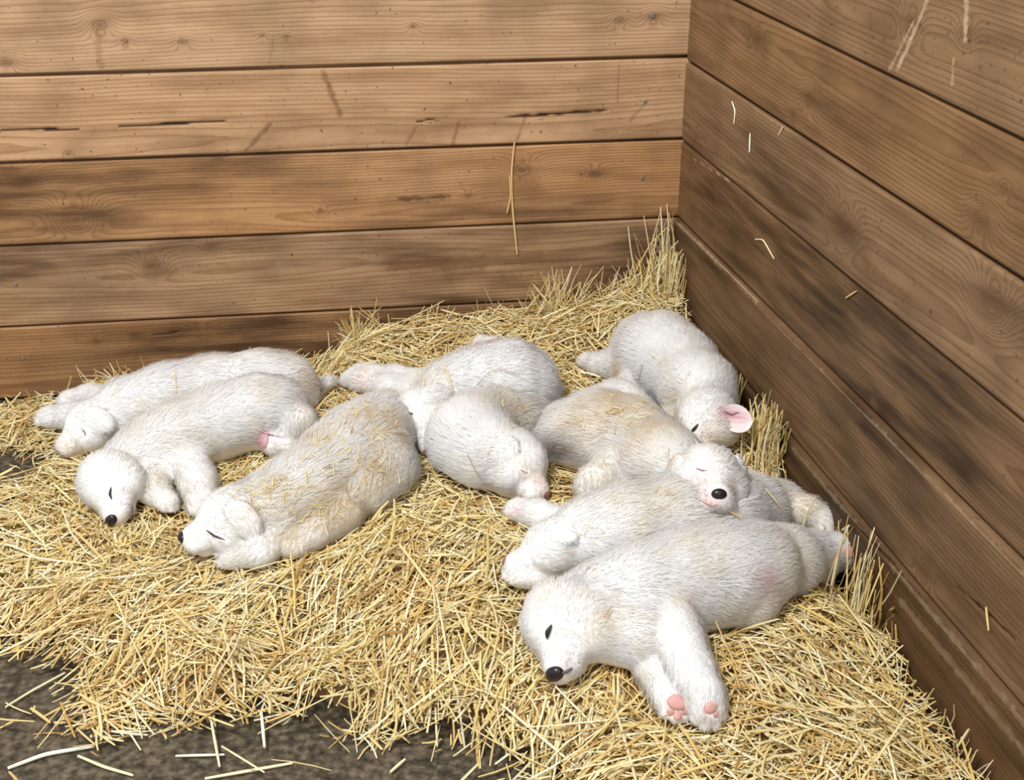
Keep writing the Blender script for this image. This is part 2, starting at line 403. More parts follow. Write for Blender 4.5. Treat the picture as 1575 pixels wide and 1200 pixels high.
PW = np.array([at_z(a, b, 0.0)[:2] for a, b in POLY])
def poly_sd(x, y, PWp=None):
    P = PW if PWp is None else PWp
    x = np.asarray(x, float).ravel(); y = np.asarray(y, float).ravel()
    d = np.full(x.shape, 1e9); ins = np.zeros(x.shape, bool)
    for i in range(len(P)):
        a, b = P[i], P[(i + 1) % len(P)]; e = b - a
        t = np.clip(((x - a[0]) * e[0] + (y - a[1]) * e[1]) / (e @ e), 0, 1)
        d = np.minimum(d, np.hypot(x - a[0] - t * e[0], y - a[1] - t * e[1]))
        c = ((a[1] > y) != (b[1] > y)) & (x < (b[0] - a[0]) * (y - a[1]) / (b[1] - a[1] + 1e-12) + a[0]); ins ^= c
    return np.where(ins, d, -d)

# ------------------------------------------------------------------ puppies: one continuous skin grown from a distance field
def place(px, py, r, dz=0.0, sink=.85):
    z = .1
    for _ in range(6):
        p = at_z(px, py, z); z = .5 * z + .5 * (float(bed(p[0], p[1])) + r * sink + dz)
    return at_z(px, py, z)

class Pup:
    def __init__(s):
        s.prims = []          # dict(kind, geometry, k, fur, flow)
        s.nose = None; s.bald = []; s.baldr = []
    def chain(s, pts, fur=.014, k=.018, sink=.85):
        P = [(place(a[0], a[1], a[2], a[3] if len(a) > 3 else 0, sink), a[2]) for a in pts]
        for (p, r), (q, t) in zip(P[:-1], P[1:]):
            s.prims.append(dict(t='c', p=p, q=q, r=r, s=t, k=k, fur=fur, flow=(q - p) / (np.linalg.norm(q - p) + 1e-9)))
        return P
    def ball(s, c, r, k=.01, fur=.01, flow=None, axes=None, rad=None):
        s.prims.append(dict(t='e' if axes is not None else 'b', c=np.array(c), r=r, k=k, fur=fur, flow=np.array([0, 0, -1.0]) if flow is None else flow, axes=axes, rad=rad))
    def head(s, px, py, R, f, u, dz=0, ears=(1, 1), sink=.85, earfur=.010, ear_drop=(1, 1)):
        c = place(px, py, R, dz, sink); f = np.array([f[0], -f[1], f[2]], float); f /= np.linalg.norm(f); u = np.array([u[0], -u[1], u[2]], float); u = u - f * (u @ f); u /= np.linalg.norm(u); sd = np.cross(u, f)
        s.hc, s.hf, s.hu, s.hs, s.R = c, f, u, sd, R
        L = lambda x, y, z: c + R * (x * f + y * sd + z * u)
        s.L = L
        fl = -f
        s.ball(L(0, 0, 0), R * 1.0, .012, .0095, fl)
        s.ball(L(.42, 0, .20), R * .68, .014, .0065, fl)
        for y in (-1, 1): s.ball(L(.36, .47 * y, -.30), R * .67, .014, .009, fl)
        s.prims.append(dict(t='c', p=L(.75, 0, -.12), q=L(1.36, 0, -.18), r=R * .60, s=R * .47, k=.011, fur=.0045, flow=fl))
        for y in (-1, 1):
            s.prims.append(dict(t='c', p=L(.95, .24 * y, -.28), q=L(1.42, .22 * y, -.32), r=R * .38, s=R * .32, k=.006, fur=.004, flow=fl))
        s.prims.append(dict(t='c', p=L(.5, 0, -.5), q=L(1.22, 0, -.60), r=R * .40, s=R * .26, k=.006, fur=.004, flow=fl))
        for y, on, dr in ((-1, ears[0], ear_drop[0]), (1, ears[1], ear_drop[1])):
            if not on: continue
            ax = np.stack([(.35 * f * -1 + -u * .9 * dr + sd * y * (.25 if dr > 0 else .9)), sd * y, f])
            a0 = ax[0] / np.linalg.norm(ax[0]); a1 = sd * y - a0 * (sd * y @ a0); a1 /= np.linalg.norm(a1); a2 = np.cross(a0, a1)
            s.ball(L(-.16, 1.02 * y, .08), R * .5, .003, .006, a0, np.stack([a0, a1, a2]), np.array([R * .66, R * .19, R * .46]))
        return c
    def paw(s, pts, r, fur=.006, toes=True, spread=1.0, sink=.85, up=None, k=.014):
        """pts: last two points give the direction of the paw"""
        P = s.chain(pts, fur=.009, k=k, sink=sink)
        q, rq = P[-1]; d = P[-1][0] - P[-2][0]; d /= np.linalg.norm(d)
        upv = np.array([0, 0, 1.0]) if up is None else cb(up)
        sd = np.cross(d, upv); sd /= np.linalg.norm(sd) + 1e-9; w = np.cross(sd, d)
        s.ball(q, r, .008, fur, d, np.stack([d, sd, w]), np.array([r * 1.15, r * 1.0, r * .78]))
        if toes:
            for t, (a, b) in enumerate(((.55, -.72), (.98, -.27), (.98, .27), (.55, .72))):
                s.ball(q + d * r * a + sd * r * b * spread - w * r * .08, r * .36, .0022, fur * .6, d)
        return q, d, sd, w
    def dist(s, p, want=False):
        d = None; ws = 0; fl = 0; fu = 0
        for pr in s.prims:
            if pr['t'] == 'c':
                e = pr['q'] - pr['p']; t = np.clip(((p - pr['p']) @ e) / (e @ e + 1e-12), 0, 1)
                x = np.linalg.norm(p - pr['p'] - t[:, None] * e, axis=1) - (pr['r'] + (pr['s'] - pr['r']) * t)
            elif pr['t'] == 'b': x = np.linalg.norm(p - pr['c'], axis=1) - pr['r']
            else:
                q = (p - pr['c']) @ pr['axes'].T; k1 = np.linalg.norm(q / pr['rad'], axis=1); k2 = np.linalg.norm(q / pr['rad'] ** 2, axis=1) + 1e-9
                x = k1 * (k1 - 1) / k2
            if want:
                w = np.exp(-np.clip(x, -.01, .2) / .006); ws = ws + w; fl = fl + w[:, None] * pr['flow']; fu = fu + w * pr['fur']
            if d is None: d = x
            else:
                h = np.clip(.5 + .5 * (d - x) / pr['k'], 0, 1); d = d * (1 - h) + x * h - pr['k'] * h * (1 - h)
        if want: return d, fl / ws[:, None], fu / ws
        return d
    def bounds(s):
        lo = np.full(3, 9.); hi = -lo
        for pr in s.prims:
            for a, r in (((pr['p'], pr['r']), (pr['q'], pr['s'])) if pr['t'] == 'c' else ((pr['c'], pr['r'] * 1.3),)):
                lo = np.minimum(lo, a - r); hi = np.maximum(hi, a + r)
        return lo - .02, hi + .02
    def hit(s, px, py):
        d = ray(px, py); t = .9
        for _ in range(120):
            x = s.dist((CAM + d * t)[None])[0]; t += x * .8
            if x < 2e-4: break
        if x > .004: return None
        return CAM + d * t
    def normal(s, p):
        e = .0015; p = np.atleast_2d(p)
        g = np.stack([s.dist(p + v) - s.dist(p - v) for v in np.eye(3) * e], -1)
        return g / (np.linalg.norm(g, axis=1, keepdims=True) + 1e-9)

def surface_net(val, lo, h):
    nx, ny, nz = val.shape; ins = val < 0
    cx, cy, cz = nx - 1, ny - 1, nz - 1
    acc = np.zeros((cx, cy, cz, 3)); cnt = np.zeros((cx, cy, cz))
    cor = [(a, b, c) for a in (0, 1) for b in (0, 1) for c in (0, 1)]
    for A in cor:
        for ax in range(3):
            if A[ax]: continue
            Bc = list(A); Bc[ax] = 1
            va = val[A[0]:A[0] + cx, A[1]:A[1] + cy, A[2]:A[2] + cz]; vb = val[Bc[0]:Bc[0] + cx, Bc[1]:Bc[1] + cy, Bc[2]:Bc[2] + cz]
            m = (va < 0) != (vb < 0)
            t = np.where(m, va / np.where(m, va - vb, 1), 0)
            for q in range(3):
                acc[..., q] += m * (A[q] + (t if q == ax else 0))
            cnt += m
    act = cnt > 0; idx = -np.ones(act.shape, int); idx[act] = np.arange(act.sum())
    ijk = np.argwhere(act); V = lo + h * (ijk + acc[act] / cnt[act][:, None])
    F = []
    for ax in range(3):
        b, c = (ax + 1) % 3, (ax + 2) % 3
        sl0 = [slice(None)] * 3; sl1 = [slice(None)] * 3
        sl0[ax] = slice(0, -1); sl1[ax] = slice(1, None)
        ch = ins[tuple(sl0)] != ins[tuple(sl1)]
        E = np.argwhere(ch)
        ok = (E[:, b] > 0) & (E[:, c] > 0) & (E[:, b] < val.shape[b] - 1) & (E[:, c] < val.shape[c] - 1); E = E[ok]
        def cell(db, dc):
            q = E.copy(); q[:, b] -= db; q[:, c] -= dc; return idx[q[:, 0], q[:, 1], q[:, 2]]
        f = np.stack([cell(1, 1), cell(0, 1), cell(0, 0), cell(1, 0)], -1)
        pos = ins[E[:, 0], E[:, 1], E[:, 2]]
        f[~pos] = f[~pos][:, ::-1]; F.append(f)
    return V, np.concatenate(F)

def tube_pts(P, R, seg_=8):
    """tube along points with radii; returns V, F"""
    P = np.array(P); V = []; F = []
    for i in range(len(P)):
        t = P[min(i + 1, len(P) - 1)] - P[max(i - 1, 0)]; t /= np.linalg.norm(t) + 1e-9
        a = np.cross(t, [0.3, .2, 1.0]); a /= np.linalg.norm(a); b = np.cross(t, a)
        for q in range(seg_):
            w = 2 * math.pi * q / seg_; V.append(P[i] + R[i] * (math.cos(w) * a + math.sin(w) * b))
    for i in range(len(P) - 1):
        for q in range(seg_): F.append((i * seg_ + q, i * seg_ + (q + 1) % seg_, (i + 1) * seg_ + (q + 1) % seg_, (i + 1) * seg_ + q))
    return np.array(V), F
def blob(c, axes, rad, n=14, dent=None):
    """ellipsoid-like lump; axes rows, with optional dents [(direction, width, depth)]"""
    V = []; F = []
    for i in range(n + 1):
        th = math.pi * (i + 1e-3) / (n + 2e-3)
        for j in range(2 * n):
            ph = math.pi * j / n; d = np.array([math.sin(th) * math.cos(ph), math.sin(th) * math.sin(ph), math.cos(th)]); m = 1
            for dd, wd, dp in (dent or ()):
                dd = np.array(dd) / np.linalg.norm(dd); m -= dp * math.exp(-((1 - d @ dd) / wd))
            V.append(c + (d * rad * m) @ axes)
    for i in range(n):
        for j in range(2 * n): F.append((i * 2 * n + j, i * 2 * n + (j + 1) % (2 * n), (i + 1) * 2 * n + (j + 1) % (2 * n), (i + 1) * 2 * n + j))
    return np.array(V), F

WHITE = np.array([.965, .962, .955]); CREAM = np.array([.86, .76, .56]); SKINC = np.array([.84, .73, .68])
def make_fur(pup, V, F, nrm, count, tint_fn, seed, root, origin, clip):
    count = int(count * 1.9)
    r = np.random.default_rng(seed)
    A, B, C, D = (V[F[:, i]] for i in range(4))
    ar = .5 * np.linalg.norm(np.cross(C - A, D - B), axis=1); pr = ar / ar.sum()
    f = r.choice(len(F), count, p=pr); u, v = r.random(count)[:, None], r.random(count)[:, None]
    P = (A[f] * (1 - u) + B[f] * u) * (1 - v) + (D[f] * (1 - u) + C[f] * u) * v
    N = pup.normal(P)
    d, fl, L = pup.dist(P, True)
    zb = bed(P[:, 0], P[:, 1])
    keep = ~((N[:, 2] < -.35) & (P[:, 2] < zb + .03)) & (P[:, 2] > zb - .012)
    for o in clip: keep &= o.dist(P) > -.001
    for q, rr_ in zip(pup.bald, pup.baldr): keep &= np.linalg.norm(P - q, axis=1) > rr_
    P, N, fl, L = P[keep], N[keep], fl[keep], L[keep]; n = len(P)
    T = fl - N * (fl * N).sum(1)[:, None]; tl = np.linalg.norm(T, axis=1, keepdims=True); T = T / (tl + 1e-6) * np.clip(tl * 3, 0, 1)
    swirl = np.stack([vnoise3(P * 28, 1), vnoise3(P * 28, 2), vnoise3(P * 28, 3)], -1) - .5
    dr = N * .55 + T * .95 + swirl * 1.1 + r.normal(0, .13, (n, 3)); dr /= np.linalg.norm(dr, axis=1, keepdims=True)
    dn = (dr * N).sum(1); dr = dr + N * np.clip(.25 - dn, 0, 1)[:, None]; dr /= np.linalg.norm(dr, axis=1, keepdims=True)
    L = L * .92 * r.uniform(.6, 1.3, n) * (.8 + .5 * vnoise3(P * 60, 9))
    cs = .0085; cell = np.floor(P / cs); ctr = (cell + np.stack([hash3(*cell.T, q) for q in (1, 2, 3)], -1)) * cs
    tip = P + dr * L[:, None] + T * L[:, None] * .2 + np.array([0, 0, -.0015])
    ct = ctr + (N * .5 + T * .9) * L[:, None]
    tip = tip * .72 + ct * .28
    mid = P * .5 + tip * .5 + N * (L * .16)[:, None]
    ax = tip - P; bl = np.cross(ax, N); bl /= np.linalg.norm(bl, axis=1, keepdims=True) + 1e-9
    w = (r.uniform(.00028, .00052, n))[:, None]
    P0 = P - N * .0008
    Vv = np.stack([P0 - bl * w, P0 + bl * w, mid - bl * w * .8, mid + bl * w * .8, tip], 1).reshape(-1, 3)
    b = np.arange(n)[:, None] * 5
    F4 = b + np.array([[0, 1, 3, 2]]); F3 = b + np.array([[2, 3, 4, 4]])
    col = tint_fn(P) * (1 + r.normal(0, .015, (n, 1)))
    bit = r.random(n) < .02; col[bit] = col[bit] * np.array([.95, .88, .72])
    col = np.clip(col, 0, .97)
    C4 = np.concatenate([np.repeat(col, 5, 0), np.ones((n * 5, 1))], 1)
    Fall = np.concatenate([F4, F3])
    me = bpy.data.meshes.new('fur')
    Vl = (Vv - origin).astype(np.float32)
    me.vertices.add(len(Vl)); me.vertices.foreach_set('co', Vl.ravel())
    lt = np.concatenate([np.full(n, 4), np.full(n, 3)]).astype(np.int32)
    li = np.concatenate([F4.ravel(), F3[:, :3].ravel()]).astype(np.int32)
    me.loops.add(len(li)); me.loops.foreach_set('vertex_index', li)
    me.polygons.add(len(lt)); me.polygons.foreach_set('loop_start', (np.cumsum(lt) - lt).astype(np.int32)); me.polygons.foreach_set('loop_total', lt)
    me.polygons.foreach_set('use_smooth', np.ones(len(lt), bool))
    a = me.attributes.new('tint', 'FLOAT_COLOR', 'POINT'); a.data.foreach_set('color', C4.astype(np.float32).ravel())
    me.update()
    bn = np.cross(bl, ax); bn /= np.linalg.norm(bn, axis=1, keepdims=True) + 1e-9
    sg = np.sign((bn * N).sum(1))[:, None]; bn = bn * np.where(sg == 0, 1, sg)
    nn = N * .92 + bn * .12 + r.normal(0, .05, (n, 3)); nn /= np.linalg.norm(nn, axis=1, keepdims=True)
    me.normals_split_custom_set_from_vertices(np.repeat(nn, 5, 0).astype(np.float32))
    me.materials.append(M_fur)
    o = bpy.data.objects.new('fur', me); link(o, root)
    return o

PUPS = {}
def build_pup(key, label, stains, clip_keys, hairs=42000, extra=None):
    pup = PUPS[key]; clip = [PUPS[k] for k in clip_keys]
    lo, hi = pup.bounds(); h = .0038
    ns = np.ceil((hi - lo) / h).astype(int) + 1
    g = np.stack(np.meshgrid(*[lo[i] + h * np.arange(ns[i]) for i in range(3)], indexing='ij'), -1).reshape(-1, 3)
    d = np.concatenate([pup.dist(c) for c in np.array_split(g, max(1, len(g) // 200000))])
    for o in clip:
        near = d < .03
        e = o.dist(g[near]); d[near] = np.maximum(d[near], -e + .003)
    V, F = surface_net(d.reshape(ns), lo, h)
    # relax onto the surface (only where it is not pressed against a neighbour)
    dd = pup.dist(V); nr = pup.normal(V); mv = np.abs(dd) < .004
    V[mv] -= (nr * dd[:, None])[mv] * .8
    origin = np.array([*(V[:, :2].mean(0)), max(0, V[:, 2].min())])
    root = bpy.data.objects.new('puppy', None); root.location = Vector(origin); root.empty_display_size = .1; link(root)
    tag(root, label, 'dog', group='sleeping white puppies')
    st = []
    for s_ in stains:
        p = pup.hit(s_[0], s_[1])
        if p is not None: st.append((p, s_[2], np.array(s_[3]), s_[4]))
    def tint(P):
        n1 = vnoise3(P * 22, 31) * .6 + vnoise3(P * 55, 32) * .4
        t = (sstep(.50, .8, n1) * .22)[:, None]
        c = WHITE * (1 - t) + CREAM * t
        zb = bed(P[:, 0], P[:, 1]); lowf = (1 - sstep(.0, .045, P[:, 2] - zb))[:, None] * .15
        c = c * (1 - lowf) + CREAM * lowf
        for p, rad, cc, am in st + [(pup.L(1.55, 0, -.15), pup.R * .42, np.array([.62, .52, .51]), .55)]:
            w = np.exp(-((np.linalg.norm(P - p, axis=1) / rad) ** 2)) * am * (.45 + 1.1 * vnoise3(P * 70, 55))
            w = np.clip(w, 0, 1)[:, None]; c = c * (1 - w) + cc * w
        return c
    tv = tint(V) * .92 + SKINC * .08
    body = child('body', V, F, M_skin, root, origin, attrs={'tint': ('FLOAT_COLOR', np.concatenate([tv, np.ones((len(V), 1))], 1))})
    if extra: extra(pup, root, origin)
    make_fur(pup, V, F, nr, hairs, tint, key, root, origin, clip)
    return root

def nose_part(pup, root, origin, mat=M_nose, sc=1.0, at=(1.72, 0, -.03)):
    c = pup.L(*at); R = pup.R * sc; pup.bald.append(c); pup.baldr.append(R * .33)
    V, F = blob(c, np.stack([pup.hf, pup.hs, pup.hu]), np.array([.18, .27, .20]) * R, 12, [((.8, .42, -.05), .04, .17), ((.8, -.42, -.05), .04, .17), ((.9, 0, -.6), .02, .15)])
    child('nose', V, F, mat, root, origin)
def line_part(pup, root, origin, name, pts, w, mat, lift=.8):
    P = []; n = 9
    pts = np.array(pts, float); t = np.linspace(0, len(pts) - 1, n)
    for q in t:
        i = min(int(q), len(pts) - 2); a = pts[i] + (pts[i + 1] - pts[i]) * (q - i)
        h = pup.hit(*a)
        if h is not None:
            P.append(h + pup.normal(h)[0] * w * lift); pup.bald.append(h); pup.baldr.append(w * 1.5 + .0012)
    if len(P) < 3: return
    R = [w * (.25 + .75 * math.sin(math.pi * i / (len(P) - 1))) for i in range(len(P))]
    V, F = tube_pts(P, R); child(name, V, F, mat, root, origin)
def pad_part(pup, root, origin, px, py, r, mat=M_pad, name='paw_pad', flat=.35, rot=0, asp=1.2, lift=.0):
    h = pup.hit(px, py)
    if h is None: return
    pup.bald.append(h); pup.baldr.append(r * 1.15)
    n = pup.normal(h)[0]; a = np.cross(n, AX_T); a = a / (np.linalg.norm(a) + 1e-9) if np.linalg.norm(a) > .05 else AX_R
    a = AX_R * math.cos(rot) + AX_U * math.sin(rot); a = a - n * (a @ n); a /= np.linalg.norm(a); b = np.cross(n, a)
    V, F = blob(h + n * r * lift, np.stack([a, b, n]), np.array([r * asp, r, r * flat]), 9)
    child(name, V, F, mat, root, origin)
#PUPDEFS
def P1():
    p = Pup()
    p.chain([(160, 650, .046), (200, 632, .056), (260, 616, .062), (330, 604, .064), (400, 596, .062), (440, 592, .055)], .014, .03)
    p.head(146, 652, .046, (-.78, .5, -.32), (-.1, -.4, .85), .008)
    p.paw([(190, 625, .03), (140, 612, .024), (108, 616, .020)], .021)
    p.paw([(150, 640, .028), (110, 642, .024), (78, 642, .021)], .024)
    p.chain([(450, 595, .03), (480, 600, .016), (503, 590, .011, .01)], .016, .015)
    p.paw([(430, 600, .045), (462, 610, .028), (478, 600, .020)], .018)
    return p
def P2():
    p = Pup()
    p.chain([(190, 722, .044), (225, 702, .052), (270, 678, .060), (340, 650, .062), (400, 632, .060), (428, 630, .052)], .014, .03)
    p.head(168, 738, .049, (.22, .88, -.36), (-.80, .0, .6), .010, ears=(1, 0))
    p.paw([(285, 700, .038), (304, 742, .030), (312, 776, .025)], .023, sink=.9)
    p.paw([(240, 720, .034), (236, 755, .024), (256, 772, .018)], .018)
    p.paw([(425, 625, .044, .01), (458, 650, .030, .008), (440, 668, .020, .006), (425, 668, .017, .004)], .015, toes=False)
    p.paw([(400, 660, .034), (425, 685, .020), (442, 688, .016)], .015, toes=False)
    p.chain([(440, 610, .026), (466, 622, .014)], .015, .015)
    return p
def P3():
    p = Pup()
    p.chain([(380, 792, .046), (425, 782, .054), (475, 757, .062), (520, 722, .068), (556, 690, .068), (578, 664, .060)], .016, .03)
    p.chain([(560, 690, .05), (590, 720, .045), (570, 755, .035)], .016, .03)
    p.head(364, 796, .050, (-.93, .34, -.20), (-.02, -.35, .9), .006)
    p.paw([(450, 810, .03), (400, 850, .022), (358, 858, .018)], .019)
    p.paw([(560, 725, .05), (520, 790, .036), (480, 820, .026), (455, 838, .02)], .020, toes=False)
    p.chain([(585, 640, .034), (598, 622, .018), (606, 612, .012)], .016, .015)
    return p
def P4():
    p = Pup()
    p.chain([(665, 625, .042), (695, 605, .054), (740, 592, .064), (785, 588, .068), (800, 590, .060)], .014, .03)
    p.head(650, 637, .047, (.15, .85, -.42), (-.75, .0, .6), .012)
    p.paw([(670, 600, .034), (610, 585, .025), (572, 578, .018, .004), (556, 574, .017, .004)], .018)
    p.paw([(660, 612, .03), (600, 598, .023), (556, 588, .018), (540, 584, .017)], .018)
    p.paw([(780, 565, .04), (755, 540, .022, .03), (742, 530, .016, .035)], .015)
    p.paw([(800, 590, .046), (832, 600, .034), (838, 625, .024)], .018, toes=False)
    return p
def P5():
    p = Pup()
    p.chain([(785, 705, .044), (745, 695, .056), (722, 678, .060), (740, 660, .058), (780, 650, .050), (820, 652, .040)], .016, .03)
    p.head(790, 706, .048, (.62, .62, -.42), (.25, -.45, .8), .008)
    p.paw([(740, 715, .03), (780, 745, .018), (800, 752, .016)], .015, toes=False)
    return p
def P6():
    p = Pup()
    p.chain([(1085, 625, .046, .01), (1072, 600, .058, .01), (1045, 572, .066), (1015, 548, .070), (998, 538, .066)], .014, .03)
    p.head(1088, 640, .049, (-.48, .78, -.35), (-.25, -.2, .9), .018, ears=(1, 0))
    p.paw([(985, 560, .05), (948, 562, .030), (922, 562, .020), (905, 556, .016)], .017)
    p.paw([(975, 565, .036), (972, 590, .028), (985, 600, .022)], .018, toes=False)
    p.paw([(1060, 630, .04), (1040, 650, .026), (1010, 660, .02)], .018, toes=False)
    return p
def P7():
    p = Pup()
    p.chain([(1060, 735, .042, .035), (1020, 712, .054, .015), (970, 682, .066), (920, 668, .066), (880, 668, .056)], .016, .03)
    p.head(1088, 735, .050, (.05, .96, .26), (.03, -.2, .97), .062, ear_drop=(1, 1))
    p.paw([(950, 720, .04), (920, 750, .034), (935, 762, .024)], .020, toes=False)
    p.paw([(1010, 730, .04), (985, 755, .026), (960, 762, .02)], .018, toes=False)
    p.chain([(875, 665, .036), (852, 680, .022), (848, 700, .014)], .015, .015)
    p.chain([(980, 640, .035), (950, 625, .04), (905, 635, .04)], .014, .025)
    return p
def P8():
    p = Pup()
    p.chain([(868, 845, .044), (910, 830, .056), (970, 815, .062), (1040, 805, .064), (1100, 795, .062), (1150, 785, .056)], .014, .03)
    p.head(858, 846, .046, (-.97, .2, -.15), (.0, -.85, .4), .004)
    p.paw([(870, 815, .030), (830, 795, .022), (798, 785, .018)], .019)
    p.paw([(880, 880, .026), (835, 886, .021, .004), (802, 883, .019, .006)], .022)
    p.paw([(1150, 778, .048, .005), (1200, 778, .036, .01), (1242, 788, .023, .03), (1266, 800, .018, .035), (1272, 828, .016, .02)], .017)
    return p
def P9():
    p = Pup()
    p.chain([(900, 930, .046), (940, 925, .056), (990, 915, .064), (1055, 895, .068), (1110, 885, .068), (1158, 876, .064)], .012, .03)
    p.head(864, 952, .0525, (-.14, .93, -.27), (-.74, .0, .62), .010, ears=(1, 0))
    p.chain([(922, 962, .050), (985, 978, .048)], .012, .025)
    p.paw([(1012, 930, .048, .014), (1040, 985, .037, .014), (1063, 1030, .030, .012), (1082, 1068, .025, .006), (1086, 1086, .023, .002)], .0235, k=.007)
    p.paw([(985, 985, .038, -.006), (1006, 1022, .029), (1024, 1058, .025), (1036, 1080, .0225)], .0235, k=.005)
    p.paw([(1150, 860, .054, .01), (1205, 864, .052, .004), (1248, 858, .037, .010), (1284, 850, .026, .020), (1306, 847, .022, .026)], .025, spread=1.1)
    p.paw([(1120, 905, .058), (1150, 925, .036), (1175, 905, .022)], .016, toes=False)
    return p
for i, fn in enumerate((P1, P2, P3, P4, P5, P6, P7, P8, P9), 1): PUPS[i] = fn()

TAN = (.74, .60, .38); BRN = (.34, .25, .18); PNK = (.86, .64, .63)
def x1(p, r, o):
    line_part(p, r, o, 'eye', [(125, 658), (130, 664), (132, 671)], .0013, M_eye)
def x2(p, r, o):
    nose_part(p, r, o); line_part(p, r, o, 'eye', [(171, 749), (169, 760), (172, 769)], .0021, M_eye)
    line_part(p, r, o, 'mouth', [(200, 795), (208, 790), (214, 782)], .0018, M_lip)
    pad_part(p, r, o, 404, 672, .012, M_pink, 'bare_belly', .25); pad_part(p, r, o, 408, 680, .007, M_pink, 'genitals', .8, 1.3, 1.6)
    line_part(p, r, o, 'groin_crease', [(392, 660), (410, 668), (438, 674)], .0018, M_nose_pink)
def x3(p, r, o):
    nose_part(p, r, o); line_part(p, r, o, 'eye', [(318, 815), (330, 824), (346, 830)], .0017, M_eye)
def x4(p, r, o):
    line_part(p, r, o, 'eye', [(626, 634), (630, 636), (636, 637)], .0024, M_eye)
    nose_part(p, r, o, M_nose_pink)
def x5(p, r, o):
    nose_part(p, r, o, M_nose_pink, .8)
    line_part(p, r, o, 'eye', [(800, 722), (806, 726), (812, 727)], .0010, M_eye_pink)
def x6(p, r, o):
    line_part(p, r, o, 'eye', [(1063, 666), (1068, 660), (1074, 652)], .0026, M_eye)
    # lifted ear showing its pink inside
    b = p.hit(1112, 640); tipv = AX_R * 1.0 + AX_U * -.08 + AX_T * .25; tipv /= np.linalg.norm(tipv); up = AX_U - tipv * (AX_U @ tipv); up /= np.linalg.norm(up); nn = np.cross(tipv, up)
    if nn @ AX_T < 0: nn = -nn
    def ear(off, sc, th, name, mat):
        n = 20; M = 21; V = []; F = []; T = []
        for sgn in (1, -1):
            for i in range(n + 1):
                s = i / n; w = .0235 * math.sin(math.pi * min(1, (s * .84 + .16)) ** 1.5) ** .55
                for j in range(M):
                    v = 2 * j / (M - 1) - 1; cup = -.010 * (1 - v * v) * (1 - s * .7) + .004 * math.sin(3 * s + v)
                    V.append(b - tipv * .012 + tipv * (.062 * s) + up * (w * v - .007 * s * s) + nn * (cup + sgn * th * (1 - v * v) * math.sin(math.pi * min(.98, s + .05)) ** .5))
                    k = (1.25 * math.exp(-((v - .2) / .5) ** 2) * max(0, 1 - s * 1.05) ** .6 + .15) if sgn > 0 else 0
                    k = min(1, k * (.7 + .6 * math.sin(v * 23 + s * 4) ** 2)); T.append([.92 * (1 - k) + .66 * k, .86 * (1 - k) + .33 * k, .84 * (1 - k) + .40 * k, 1])
        for k in range(2):
            o0 = k * (n + 1) * M
            for i in range(n):
                for j in range(M - 1):
                    f = (o0 + i * M + j, o0 + i * M + j + 1, o0 + (i + 1) * M + j + 1, o0 + (i + 1) * M + j); F.append(f if k else f[::-1])
        e = child(name, np.array(V), F, mat, r, o, attrs={'tint': ('FLOAT_COLOR', np.array(T))})
        base = b - tipv * .004 + up * .006
        Q = [base + tipv * (.030 * q / 8) + up * (.002 * math.sin(q)) - nn * (.0020 - .0001 * q) + nn * th for q in range(9)]
        tv, tf = tube_pts(Q, [.0016 * math.sin(math.pi * (q + .6) / 9.2) ** .5 for q in range(9)])
        c_ = child('ear_fold', tv, tf, M_nose_pink, e, o); c_['label'] = 'dark pink fold inside the ear'
        return e
    e = ear(0, 1.0, .003, 'ear', M_skin); e['label'] = 'lifted ear showing its pink inside'
def x7(p, r, o):
    nose_part(p, r, o, M_nose, .88); line_part(p, r, o, 'eye', [(1070, 720), (1080, 724), (1088, 724)], .0014, M_eye_pink)
    line_part(p, r, o, 'mouth', [(1076, 768), (1085, 774), (1095, 779), (1104, 775)], .0011, M_eye_pink)
def x8(p, r, o):
    nose_part(p, r, o, M_nose_pink, .8)
def x9(p, r, o):
    nose_part(p, r, o, M_nose, 1.08); line_part(p, r, o, 'eye', [(849, 961), (843, 972), (842, 982)], .0034, M_eye)
    line_part(p, r, o, 'mouth', [(863, 1034), (871, 1033), (880, 1027)], .0024, M_lip)
    for q in ((1043, 1080, .0105, 0, 1.4), (1031, 1095, .0052, 1, 1.2), (1042, 1101, .0055, 1, 1.2), (1054, 1095, .0048, 1, 1.2), (1093, 1088, .0075, .6, 1.3), (1101, 1099, .0040, 1, 1.1)):
        pad_part(p, r, o, q[0], q[1], q[2], M_pad, 'paw_pad', .4, q[3], q[4])
    for q in ((1305, 850, .010, .3, 1.4), (1318, 842, .0055, 0, 1.2), (1320, 850, .0055, 0, 1.2)): pad_part(p, r, o, q[0], q[1], q[2], M_pad, 'paw_pad', .3, q[3], q[4])
build_pup(1, 'white puppy against the back wall at far left, forepaws stretched out to the left', [(470, 590, .03, TAN, .5), (490, 600, .02, BRN, .6), (100, 690, .02, TAN, .5)], [2], extra=x1)
build_pup(2, 'white puppy at the left, nose pressed into the straw, pink bare groin showing', [(250, 735, .03, TAN, .3), (330, 705, .02, TAN, .4), (400, 680, .02, PNK, .6), (203, 787, .013, (.28, .22, .21), .8), (450, 615, .025, BRN, .25)], [3], extra=x2)
build_pup(3, 'straw-dusted cream puppy lying nose to the left in the front left of the pile', [(520, 780, .05, TAN, .7), (580, 720, .04, TAN, .6), (410, 760, .03, TAN, .5), (480, 680, .04, TAN, .35), (600, 660, .04, TAN, .5), (560, 640, .03, TAN, .4), (450, 820, .03, TAN, .5)], [], hairs=52000, extra=x3)
build_pup(4, 'white puppy lying along the middle back with forepaws stretched left and one hind paw up', [(560, 580, .02, PNK, .4), (742, 530, .02, PNK, .6), (690, 640, .025, TAN, .4)], [3, 5], extra=x4)
